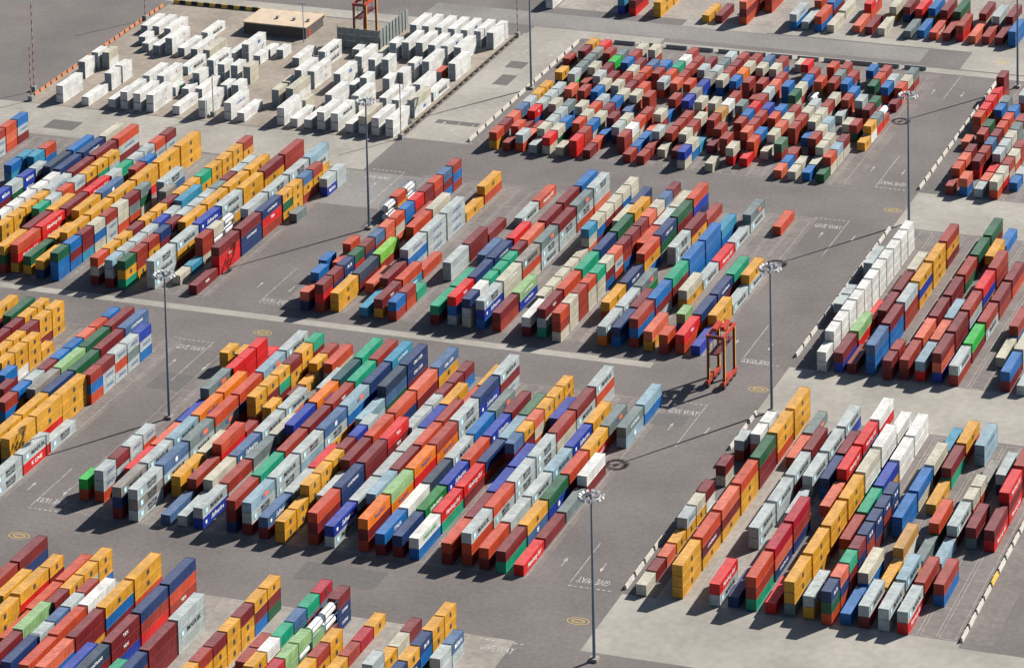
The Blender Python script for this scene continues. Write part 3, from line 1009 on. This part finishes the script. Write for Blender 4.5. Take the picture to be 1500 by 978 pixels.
19.86 147.75 C2 c,n
19.86 154.28 C2 r,c
19.86 173.86 C2 *z
19.86 180.39 C2 *o,y
19.86 193.44 C2 o,o
19.91 -181.10 C2 *y,o
19.91 -174.67 C2 *r,y
19.91 -168.24 C2 *y,y
22.76 238.74 C4 c
22.77 252.27 C4 c,y
23.36 -2.99 C4 *n,B
23.36 10.21 C4 m,g
23.99 -174.49 C2 *y
23.99 -168.05 C2 *r
23.99 -161.62 C2 *V
23.99 -155.19 C2 *y
24.03 128.38 C2 *D,r
24.03 141.43 C2 *r,r
24.03 147.96 C2 r,y
24.03 154.49 C2 c,c
24.03 161.01 C2 s,c
24.03 180.59 C2 r,r
24.03 187.12 C2 g,g
24.03 193.65 C2 r,y
24.29 -76.37 C2 *d,m,o
24.29 -69.87 C2 *y,m,n
24.29 -63.37 C2 *p,c,o
24.29 -56.86 C2 *y,y,n
24.29 -50.36 C2 *y,y,c
24.29 -43.86 C2 *y,y,c
27.11 253.25 C4 m,n
27.34 -120.98 C4 *o,m
27.34 -107.98 C4 m,B
27.34 -94.97 C4 b,b
27.34 -81.96 C4 b,r
27.34 -55.95 C4 b,R
28.07 -2.37 C4 *r,B,r
28.07 10.82 C4 *B,m,s
28.07 24.02 C4 *t,m,m
28.07 37.21 C4 B,B,B
28.07 50.40 C4 B,B,B
28.07 63.59 C4 a,B
28.20 115.40 C2 *p
28.20 121.93 C2 B
28.20 128.46 C2 r
28.20 141.51 C2 B
28.20 148.04 C2 *c,m
28.20 154.56 C2 c,m
28.20 161.09 C2 r,c
28.20 167.62 C2 c,m
28.20 180.67 C2 B,r
28.20 187.20 C2 r,a
31.50 252.44 C4 R,r
31.60 238.48 C4 g
31.97 -120.11 C4 *s.M,*o,r
31.97 -107.10 C4 *o,s.S,m
31.97 -94.09 C4 *s.S,s.S,n
31.97 -81.09 C4 *s.S,s.S,n
31.97 -68.08 C4 *r,c,c
31.97 -55.08 C4 *m,s.M,R
31.97 -42.07 C4 *s.M,o,s
32.21 -3.15 C4 *p,y
32.21 23.24 C4 *c,y
32.21 36.43 C4 s.M
32.21 49.62 C4 R.H
32.21 62.82 C4 s.M
32.21 76.01 C4 *g.h,s.M
32.43 115.45 C2 *c
32.43 121.98 C2 c
32.43 135.03 C2 *r,m
32.43 141.56 C2 c,c
32.43 148.09 C2 l,s
32.43 161.14 C2 s
32.43 167.67 C2 *r,o
32.43 174.19 C2 B,n
32.43 193.77 C2 B,c
32.53 -174.44 C2 *s,s
32.53 -168.01 C2 *y
32.53 -161.58 C2 *c
32.53 -155.14 C2 *m
35.42 254.17 C4 B,y
35.63 240.23 C4 B
36.43 -120.86 C4 *o,m
36.43 -107.85 C4 *s,s
36.43 -94.85 C4 *s.M,s
36.43 -81.84 C4 *l.M,m
36.43 -68.84 C4 *b.F,r
36.43 -55.83 C4 *y,r
36.66 115.93 C2 *B
36.66 122.45 C2 c
36.66 128.98 C2 *c,n
36.66 135.51 C2 c,r
36.66 155.09 C2 c
36.66 168.14 C2 *s,m
36.66 181.19 C2 *G,c
36.66 187.72 C2 o,c
36.66 194.25 C2 r,s
36.75 -4.03 C2 *o,r
36.75 9.16 C2 *e,B
39.71 253.44 C4 m,o
39.94 239.38 C4 o.H
40.71 -121.20 C4 *m,t
40.71 -108.20 C4 *y,d.P
40.71 -95.19 C4 *G,b.P
40.71 -82.19 C4 *o,m
40.71 -69.18 C4 *y,R.H
40.71 -56.17 C4 *g.h,o
40.84 -2.87 C4 *R.T,o
40.84 10.32 C4 *n,O
40.84 23.51 C4 *n.T,m
40.84 36.71 C4 t,r
40.84 76.29 C4 *o
40.96 115.81 C2 *G
40.96 122.34 C2 *o,c
40.96 128.87 C2 l,c
40.96 135.39 C2 m,c
40.96 148.45 C2 *r,G
40.96 161.50 C2 *m,o
40.96 168.03 C2 G,p
40.96 181.08 C2 B,o
40.96 187.61 C2 s,m
41.04 -181.57 C2 n,s,m
41.04 -175.14 C2 *y,n.c,y
41.04 -168.70 C2 *n.c,B,G
41.04 -162.27 C2 *y,y,c
41.04 -155.84 C2 *y,y,y
44.19 239.98 C4 r
44.22 253.25 C4 G,m
44.95 -2.54 C4 *b
44.95 10.65 C4 *y,y
44.95 23.84 C4 s.M
44.95 37.03 C4 *y,s.M
45.01 -121.22 C4 *R.H
45.01 -108.21 C4 *m
45.01 -95.21 C4 *g
45.01 -82.20 C4 *w,m
45.01 -56.19 C4 *g.T,l.P
45.01 -43.19 C4 *l,B
45.24 142.36 C2 *y
45.24 148.89 C2 *y,w
45.24 155.42 C2 g,R
45.24 161.94 C2 *z,o
45.24 175.00 C2 m
45.24 181.52 C2 o,p
45.24 188.05 C2 c,m
45.24 194.58 C2 g,r
45.35 -168.33 C2 *s,s
45.35 -161.90 C2 *d.F,s
48.50 240.48 C4 r,R
52.65 253.65 C4 m,c
52.91 239.42 C4 p
57.25 239.97 C4 r
57.50 252.15 C4 s,c
61.55 240.23 C4 m
61.78 252.94 C4 m,s
66.07 239.66 C4 B,B
74.20 53.39 C4 s,s
74.29 26.18 C2 *s,r
74.29 33.00 C2 s,y
74.66 -122.25 C2 *c
74.66 -115.53 C2 *m
74.66 -108.82 C2 *p
74.66 -102.10 C2 *y
74.66 -95.39 C2 *s.C,y
74.66 -88.67 C2 *c,y
74.66 -81.95 C2 *m,w
74.66 -68.52 C2 *m,*c
74.66 -55.09 C2 *s,*r
74.66 151.18 C2 p
74.66 164.84 C2 *o,p
74.66 171.66 C2 R,y
74.66 178.49 C2 R,o
74.66 185.32 C2 R,c
74.66 192.15 C2 m,m,r
78.92 -2.83 C2 *w,w
78.92 3.98 C2 *w,w,w
78.92 10.80 C2 *w,w,w
78.92 17.61 C2 *w,w,w
78.92 24.43 C2 *w,w,w
78.92 31.24 C2 *w,w,w
78.92 38.06 C2 *w,w,w
78.92 44.87 C2 w,w,w
78.92 51.69 C2 w,w,w
78.92 58.50 C2 w,w,w
78.92 65.32 C2 w,w,w
78.92 72.13 C2 w,w,w
79.16 -56.00 C2 *w,p,o
79.16 -49.28 C2 *w,g,r
79.21 117.35 C2 *r
79.21 124.17 C2 *o,m
79.21 131.00 C2 p,r
79.21 137.83 C2 m,g
79.21 151.48 C2 *r,m
79.21 158.31 C2 G,B
79.21 171.97 C2 *B,r
79.21 178.79 C2 g,p
82.87 -121.14 C4 *y,y,y
82.87 -107.71 C4 *o,v.T,y
82.87 -94.28 C4 *p,m,y
82.87 -80.85 C4 *o,y,y
82.87 -67.42 C4 *G,m,m
82.87 -53.98 C4 *y,y,o
82.87 -40.55 C4 *y,y,y
83.21 -2.13 C4 *m,b
83.21 11.50 C4 *e,R
83.21 25.13 C4 R
83.37 117.33 C2 *p,B
83.37 130.98 C2 *m,R
83.37 137.81 C2 r,m
83.37 144.64 C2 d,n
83.37 151.47 C2 m,c
83.37 158.29 C2 o,g
83.37 165.12 C2 o,c
83.37 171.95 C2 B,p
83.37 185.60 C2 s,o
86.54 -1.88 C4 *m
86.54 25.38 C4 m,r
86.54 39.01 C4 m,s
86.54 52.64 C4 c,y
87.60 -54.96 C4 p
87.60 -41.53 C4 g.h
87.73 117.33 C2 *s
87.73 124.15 C2 p
87.73 130.98 C2 R
87.73 137.81 C2 *s,o
87.73 144.64 C2 s,m
87.73 151.46 C2 c,g
87.73 158.29 C2 g,g
87.73 165.12 C2 r,c
91.38 -1.10 C4 *d,B,B
91.38 12.53 C4 *m,B,B
91.38 26.16 C4 *s,r,r
91.38 39.79 C4 y,b,y
91.38 53.42 C4 y,y,y
91.38 67.05 C4 r,y,m
91.91 -122.18 C4 *R.H,s.M
91.91 -95.31 C4 *s.M,s.M
91.91 -81.88 C4 *s.M,s
91.91 -68.45 C4 *s.M,r
91.91 -55.02 C4 *m,d
92.25 117.33 C2 *c,o
92.25 124.16 C2 c,R
92.25 130.99 C2 r,c
92.25 137.81 C2 c,o
92.25 144.64 C2 r,r
96.04 -121.76 C4 *n
96.04 -68.03 C4 *s.M,c
96.04 -54.60 C4 *s.M,r
96.04 -41.16 C4 *s.M,b
96.18 124.50 C2 *B
96.18 131.32 C2 s
96.32 -3.15 C2 *m,m
96.32 3.66 C2 *r,n
100.26 -121.85 C4 *o,r,t
100.26 -108.42 C4 *V,p,n.T
100.26 -94.99 C4 *V,r,n
100.26 -68.12 C4 *n,B
100.26 -54.69 C4 m,s
100.31 -1.61 C4 *r,m
100.31 12.02 C4 *p,g
100.31 25.65 C4 *m,s
100.31 39.28 C4 m,m
100.31 52.91 C4 r,G
100.31 66.54 C4 G,o
100.31 80.17 C4 G,m
104.36 -81.05 C4 *p,s
104.36 -67.62 C4 *R.H,m,s
104.36 -54.18 C4 *R.H,d,c
104.36 -40.75 C4 *w,R,s
104.46 -1.59 C4 *l,R
104.46 12.05 C4 p,r
104.46 25.68 C4 l,m
104.46 66.57 C4 y,m
104.46 80.20 C4 B
108.83 -1.26 C4 *m,p,b
108.83 12.37 C4 *m,m,n
108.83 26.00 C4 *r,s,b
108.83 39.63 C4 R,b,y
108.83 53.26 C4 r,r,m
109.01 -121.49 C4 *y,y,g
109.01 -108.06 C4 *y,y,y
109.01 -94.63 C4 *y,y,m
109.01 -81.20 C4 *y,y,o
109.01 -67.76 C4 *c,w,t
109.01 -54.33 C4 *w,w,n
113.31 -1.66 C4 *s.M,r
113.31 11.97 C4 *k,m
113.31 25.60 C4 r,s.M
113.31 39.23 C4 m,r
113.31 52.86 C4 m,o
113.45 -121.75 C4 *s,y
113.45 -94.89 C4 *r,s
113.45 -81.46 C4 *t,m
113.45 -68.03 C4 *b,y
113.45 -54.59 C4 *w,w
118.08 -123.38 C2 *n.c,*G,*o
118.08 -116.66 C2 *p,n,o
118.08 -109.94 C2 *t,m,p
118.08 -103.23 C2 *m,n,o
118.08 -96.51 C2 *n.c,r,n
118.08 -89.80 C2 *n.c,n,m
118.08 -83.08 C2 *n.c,r,s
118.08 -76.36 C2 *n.c,n.c,c
121.92 11.51 C4 *c
121.92 25.14 C4 r,d
122.02 -122.07 C4 *B
122.02 -108.63 C4 *c,B
122.02 -81.77 C4 *B,B
122.02 -68.34 C4 *B,c
122.02 -54.91 C4 *c,m
126.33 -122.49 C4 *s.M,m
126.33 -95.62 C4 *Y,w
126.33 -68.76 C4 *y
126.33 -55.33 C4 *m,t
126.33 -41.90 C4 *y,o
126.61 -1.50 C4 *B,m
126.61 12.13 C4 c,s
130.86 -122.57 C4 *s.M,s
130.86 -109.14 C4 *l.M,y
130.86 -82.27 C4 *o,G
130.86 -41.98 C4 *l.C,l
131.09 -2.65 C4 s
135.18 -122.68 C4 *s.M,R.H
135.18 -109.25 C4 *r,m
135.18 -82.39 C4 *s.M,m
135.34 -68.90 C2 *c,r
135.34 -62.18 C2 *c,r
139.53 -108.95 C4 *r,B
139.53 -82.09 C4 *m,g
139.53 -55.23 C4 *s,n
143.88 -82.13 C4 *m,R.H
143.88 -68.70 C4 *R.H,m,R.H
-54.20 -198.50 C4 *m,y,r
-43.40 -198.50 C4 *m,r,y
-39.20 -198.50 C4 *n,m,s
-35.00 -198.50 C4 *o,r,m
-51.70 -185.60 C4 *y,y,m
-47.50 -185.60 C4 *o,m
-18.40 -198.50 C4 *t,m
104.80 -122.10 C4 *R
113.40 -41.40 C4 *w,w
109.10 -41.40 C4 *w,w
135.10 -54.80 C4 *q
130.80 -95.10 C4 *g
135.10 -95.10 C4 *l
126.40 -108.60 C4 *y
143.80 -54.80 C4 *r,m,o
96.10 -81.70 C4 *s
122.10 -41.40 C4 *a
'''
stacks=[]
for l in DATA.strip().split('\n'):
    x,y,t,c=l.split(); stacks.append((float(x),float(y),t,c.split(',')))
AV=[];AF=[];AC=[];base=0; items=[]
mass=[]
for si,(x,y,t,cs) in enumerate(stacks):
    H=KIT[t][3]
    for k,c in enumerate(cs):
        n=len(cs); z=.02+(n-1-k)*H; isI=c.startswith('*'); c=c.lstrip('*')
        if isI: items.append((si,k,n,x,y,z,t,c))
        else: mass.append((x,y,z,t,c))
PK={k:[(np.array(b.v,float),[np.array(q) for q in b.f]) for b in q[:3]] for k,q in KIT.items()}
vv=[];ff=[];cc=[]
for x,y,z,t,c in mass:
    col=c[0]
    for (v0,f0),cl in zip(PK[t],(ALB[col],TOP[col],ALB[col])):
        vv.append(v0+np.array((x,y,z))); ff+= [tuple((q+base).tolist()) for q in f0]; cc+=[cl]*len(f0); base+=len(v0)
    b=brand(c)
    if b:
        _,co_,fo,cs_=LET[(b,int(t[1]))]; vv.append(np.array(co_)+np.array((x,y,z))); ff+=[tuple(a+base for a in q) for q in fo]; cc+=[INK[i] for i in cs_]; base+=len(co_)
me=bpy.data.meshes.new('container_mass'); me.from_pydata(np.concatenate(vv).tolist(),[],ff); at=me.attributes.new('Col','FLOAT_COLOR','FACE')
at.data.foreach_set('color',np.c_[np.array(cc),np.ones(len(cc))].astype(np.float32).ravel()); me.materials.append(mat('mixed_container_paint',(.5,.5,.5),.55,.16,1.1,attr=True,sc2=.25))
o=ob('container_mass',me); o['kind']='stuff'; o['label']='remaining stacked shipping containers of many colours across the yard'; o['category']='containers'
# individual containers
first={(si):[c.lstrip('*')[0] for c in stacks[si][3]] for si in range(len(stacks))}
pos=np.array([(s[0],s[1]) for s in stacks])
def near(si,dx,dy):
    d=np.abs(pos-(pos[si]+np.array((dx,dy)))); j=np.argmin(d.sum(1)); return first[j][0] if d[j].max()<4 and j!=si else None
labs=[]
for si,k,n,x,y,z,t,c in items:
    col=c[0]; b=brand(c); long='long' if t[1]=='4' else 'short'; kind='tank container' if col=='z' else ('refrigerated container' if t[0]=='W' else 'container')
    base_=f"{WORD[col]} {long} {kind}"; st=('single on the paving' if n==1 else ('topmost of %d'%n if k==0 else ('bottom of %d'%n if k==n-1 else 'middle of %d'%n)))
    opt=[base_+(' '+SAY[b] if b else ''), st]
    if k<n-1: opt.append('on '+WORD[first[si][k+1]])
    if k>0: opt.append('under '+WORD[first[si][k-1]])
    r=near(si,4.2,0); a=near(si,0,13 if t[1]=='4' else 6.6); l=near(si,-4.2,0)
    if r: opt.append('beside '+WORD[r])
    if a: opt.append('next to '+WORD[a])
    if l: opt.append('and '+WORD[l])
    s=opt[0]+', '+opt[1]
    for q in opt[2:]:
        if len((s+' '+q).split())<=16: s+=', '+q
    labs.append(s)
for (si,k,n,x,y,z,t,c),lb in zip(items,labs):
    col=c[0]; b=brand(c); tank=col=='z'; ref=t[0]=='W'
    nm='tank_container' if tank else ('refrigerated_container' if ref else ('long_container' if t[1]=='4' else 'short_container'))
    e=ob(nm,None,None,(x,y,z)); e.empty_display_size=.5
    tag(e,lb,nm.replace('_',' '),{'tank_container':'tank containers in frames','refrigerated_container':'refrigerated containers on the tan paving','long_container':'long containers stacked in rows','short_container':'short containers stacked in rows'}[nm])
    if tank: ob('frame',tframe,e); ob('barrel',barrel,e); continue
    for nme,me_,ms in zip(('body','roof','service_end' if ref and y>118 else 'door_end'),ME[t] if not(ref and y<118) else ME[t][:2]+[ME['C'+t[1]][2]],(MS[col],MT[col],steel if ref and y>118 else MS[col])):
        q=ob(nme,me_,e); q.material_slots[0].link='OBJECT'; q.material_slots[0].material=ms
    if b: ob('lettering',LET[(b,int(t[1]))][0],e)
# ---------------- lamp masts
pole=MB().tube((0,0),.38,.2,0,37.3,12).mesh('pole',steel); foot=MB().box((-.9,-.9,0),(.9,.9,.7)).mesh('base',concrete)
ring=MB()
for i in range(20):
    a0,a1=i*math.pi/10,(i+1)*math.pi/10; ring.quad([(2.2*math.cos(a0),2.2*math.sin(a0),37),(2.2*math.cos(a1),2.2*math.sin(a1),37),(1.9*math.cos(a1),1.9*math.sin(a1),37.15),(1.9*math.cos(a0),1.9*math.sin(a0),37.15)])
ring.box((-2,-.06,37),(2,.06,37.15)).box((-.06,-2,37.0),(.06,2,37.14)).tube((0,0),.7,.3,37.2,37.7,10); ringm=ring.mesh('head_ring',steel)
fl=MB().box((-.3,-.4,-.3),(.3,.4,.3)).mesh('floodlight',lampm)
for x,y,lb in ((-267.4,792.4,'tall floodlight mast beside the red machine'),(-267.5,914.8,'tall floodlight mast behind the row of white stacks'),(-409.7,748.8,'tall floodlight mast beside two short silver containers'),(-411.9,870.5,'tall floodlight mast beside white tank containers'),(-409.6,984.6,'tall floodlight mast by the white barrier and yellow containers'),(-264.5,1025.5,'tall floodlight mast behind bright red short containers'),(-266.6,669,'tall floodlight mast by yellow oval on the road')):
    e=tag(ob('lamp_mast',None,None,(X(x),Y(y),0)),lb,'lamp mast','floodlight masts along the lanes'); ob('base',foot,e); ob('pole',pole,e); ob('head_ring',ringm,e)
    for i in range(14):
        a=i*math.pi/7; q=ob('floodlight',fl,e,(2.45*math.cos(a),2.45*math.sin(a),36.9)); q.rotation_euler=(.5,0,a-math.pi/2)
for x,y,h,lb in ((-558.2,942,29,'tall red and white banded pole at the fence corner'),(-554.9,934.4,17,'shorter red and white banded pole at the fence corner'),(-556.3,1010,20,'red and white banded pole beside the orange barrier'),(-494.3,937.3,13,'banded pole standing among white containers'),(-431.4,935.5,17,'banded pole at the near end of the timber rail'),(-431.7,1027.2,17,'banded pole at the far end of the timber rail')):
    e=tag(ob('banded_pole',None,None,(X(x),Y(y),0)),lb,'pole','banded poles around the white containers'); MB().box((-.7,-.7,0),(.7,.7,1.5)).obj('base',wallm,e); n=int(h/1.3)
    for i in range(n): MB().tube((0,0),.16,.15,1.5+i*(h-1.5)/n,1.5+(i+1)*(h-1.5)/n,8).obj('band',redp if i%2==0 else barw,e)
e=tag(ob('street_lamp',None,None,(X(-496.4),Y(1004.2),0)),'slim grey lamp post in front of the flat roofed building','lamp post'); MB().tube((0,0),.16,.1,0,13,8).obj('pole',steel,e)
for s in (-1,1): MB().box((min(0,s*1.5),-.2,12.8),(max(0,s*1.5),.2,13.05)).obj('lamp_head',steel,e)
# ---------------- straddle carriers
for x,y,lb in ((-284.9,805,'red straddle carrier parked in the lane casting a shadow'),(-477.5,1010.5,'red straddle carrier standing inside the grey panel enclosure')):
    e=tag(ob('straddle_carrier',None,None,(X(x),Y(y),0)),lb,'straddle carrier','straddle carriers')
    for sx in (-1,1):
        MB().box((sx*2.1-.4,-5,1.1),(sx*2.1+.4,5,2.1)).box((sx*2.1-.5,-3.4,2.1),(sx*2.1+.5,-1,3.0)).obj('side_beam',redm,e)
        MB().box((sx*2.1-.3,-4.6,13.2),(sx*2.1+.3,4.6,13.9)).obj('top_beam',redm,e)
        for wy in (-4,-1.4,1.4,4): MB().wheel((sx*2.1,wy,.75),.75,.55).obj('wheel',black,e)
        for ly in (-3.9,3.9):
            MB().box((sx*2.1-.3,ly-.3,2.1),(sx*2.1+.3,ly+.3,13.2)).obj('leg',maroon,e); MB().box((sx*2.1+.31,ly-.25,2.1),(sx*2.1+.36,ly+.25,13.2)).obj('ladder_strip',amber,e)
    for ly in (-4.2,4.2): MB().box((-1.8,ly-.3,13.0),(1.8,ly+.3,13.8)).obj('cross_beam',maroon,e)
    MB().box((-1.5,-2.5,14.0),(-.3,2.2,14.9)).box((.3,-1.5,14.0),(1.4,3.2,15.1)).obj('engine_housing',redm,e)
    MB().box((-1.1,2.6,12.0),(.5,4.3,14.0)).obj('cab',amber,e); MB().box((-1.2,-5.5,9.2),(1.2,5.5,9.6)).obj('spreader',maroon,e)
    for hx in (-1.1,1.1): MB().box((hx-.06,-3,9.6),(hx+.06,-2.88,13)).box((hx-.06,2.88,9.6),(hx+.06,3,13)).obj('hoist_rope',black,e)
# ---------------- barriers and fences
def bar(name,lb,cat,grp,x0,y0,x1,y1,step,ln_,h,wd,mats):
    d=Vector((x1-x0,y1-y0)); n=int(d.length/step); a=math.atan2(d.y,d.x)
    me_=[MB().quad([(-ln_/2,-wd,0),(ln_/2,-wd,0),(ln_/2,-wd*.4,h),(-ln_/2,-wd*.4,h)]).quad([(-ln_/2,wd*.4,h),(ln_/2,wd*.4,h),(ln_/2,wd,0),(-ln_/2,wd,0)]).quad([(-ln_/2,-wd*.4,h),(ln_/2,-wd*.4,h),(ln_/2,wd*.4,h),(-ln_/2,wd*.4,h)]).quad([(-ln_/2,wd,0),(-ln_/2,-wd,0),(-ln_/2,-wd*.4,h),(-ln_/2,wd*.4,h)]).quad([(ln_/2,-wd,0),(ln_/2,wd,0),(ln_/2,wd*.4,h),(ln_/2,-wd*.4,h)]).mesh(name,q) for q in mats]
    for i in range(n):
        p=Vector((x0,y0))+d*((i+.5)/n); o=ob(name,me_[i%len(me_)],None,(X(p.x),Y(p.y),0)); o.rotation_euler.z=a; tag(o,lb,cat,grp)
for x0,y0,x1,y1,lb in ((-271,699,-271,724,'white road barrier block beside short cream and maroon containers'),(-270.7,769,-270.7,791,'white road barrier block beside short white containers'),(-271.2,823,-271.4,910,'pale road barrier block along the row of white stacks'),(-271.3,938,-271.8,1027,'pale road barrier block beside bright red short containers'),(-410.8,938,-410.8,1028,'white road barrier block beside the tall mast and yellow containers'),(-192.9,697,-192.9,754,'pale barrier block along the empty marked paving')):
    bar('road_barrier',lb,'barrier','road barrier blocks along the lanes',x0,y0,x1,y1,6.2,5.2,1.0,.35,[barw,barw,barw,barw,yellow] if x0>-200 else [barw])
bar('concrete_block','dark concrete block at the far edge of the dense short container rows','concrete block','concrete blocks on the kerb',-400,1029.5,-295,1032.5,8.5,7,1.2,.5,[wallm])
bar('chevron_barrier','black and yellow barrier block behind the flat roofed building','barrier','black and yellow barrier blocks',-555,1027.3,-500,1027.6,2.2,2.1,1.2,.35,[yellow,black])
bar('orange_barrier','orange plastic barrier beside the wide road','barrier','orange barriers along the wide road',-556,938,-557,1024,3.4,2.6,1.0,.3,[orangem])
for i in range(22):
    y=939+i*4.1; e=tag(ob('rail_fence',None,None,(X(-432),Y(y),0)),'weathered timber rail trestle between white containers and pale lane','fence','timber rail trestles'); MB().box((-.1,-1.9,.9),(.1,1.9,1.15)).obj('rail',fencew,e)
    for ly in (-1.5,1.5): MB().box((-.5,ly-.08,0),(.5,ly+.08,.9)).obj('leg',fencew,e)
# ---------------- workshop, panel enclosure
e=tag(ob('workshop',None,None,(X(-508),Y(1013),0)),'low flat tan roofed building with dark wall','building'); MB().box((-11,-6,0),(11,7,3.6)).obj('wall',brickm,e); rf=MB().box((-11.3,-6.3,3.6),(11.3,7.3,3.95)).obj('roof',roofm,e)
for x in (-2,4,9): MB().box((x,-1,3.95),(x+.8,0,4.8)).obj('roof_vent',wallm,rf)
MB().box((11.0,-4,0),(11.06,-2.4,2.4)).obj('door',redm,e)
e=tag(ob('panel_enclosure',None,None,(X(-477),Y(1012),0)),'tall grey panel screen around the red machine','screen wall')
for i in range(6):
    for z in (0,2.1,4.2): MB().box((-7.4+i*2.45,-8.1,z+.03),(-7.4+i*2.45+2.38,-7.95,z+2.05)).obj('panel',wallm,e)
for i in range(9):
    for z in (0,2.1,4.2): MB().box((7.35,-7.9+i*2.45,z+.03),(7.5,-7.9+i*2.45+2.38,z+2.05)).obj('panel',wallm,e)
for i in range(6): MB().box((-7.5+i*2.45,-7.94,0),(-7.38+i*2.45,-7.7,6.6)).obj('post',steel,e)
for i in range(9): MB().box((7.5,-8+i*2.45,0),(7.7,-7.88+i*2.45,6.6)).obj('post',steel,e)
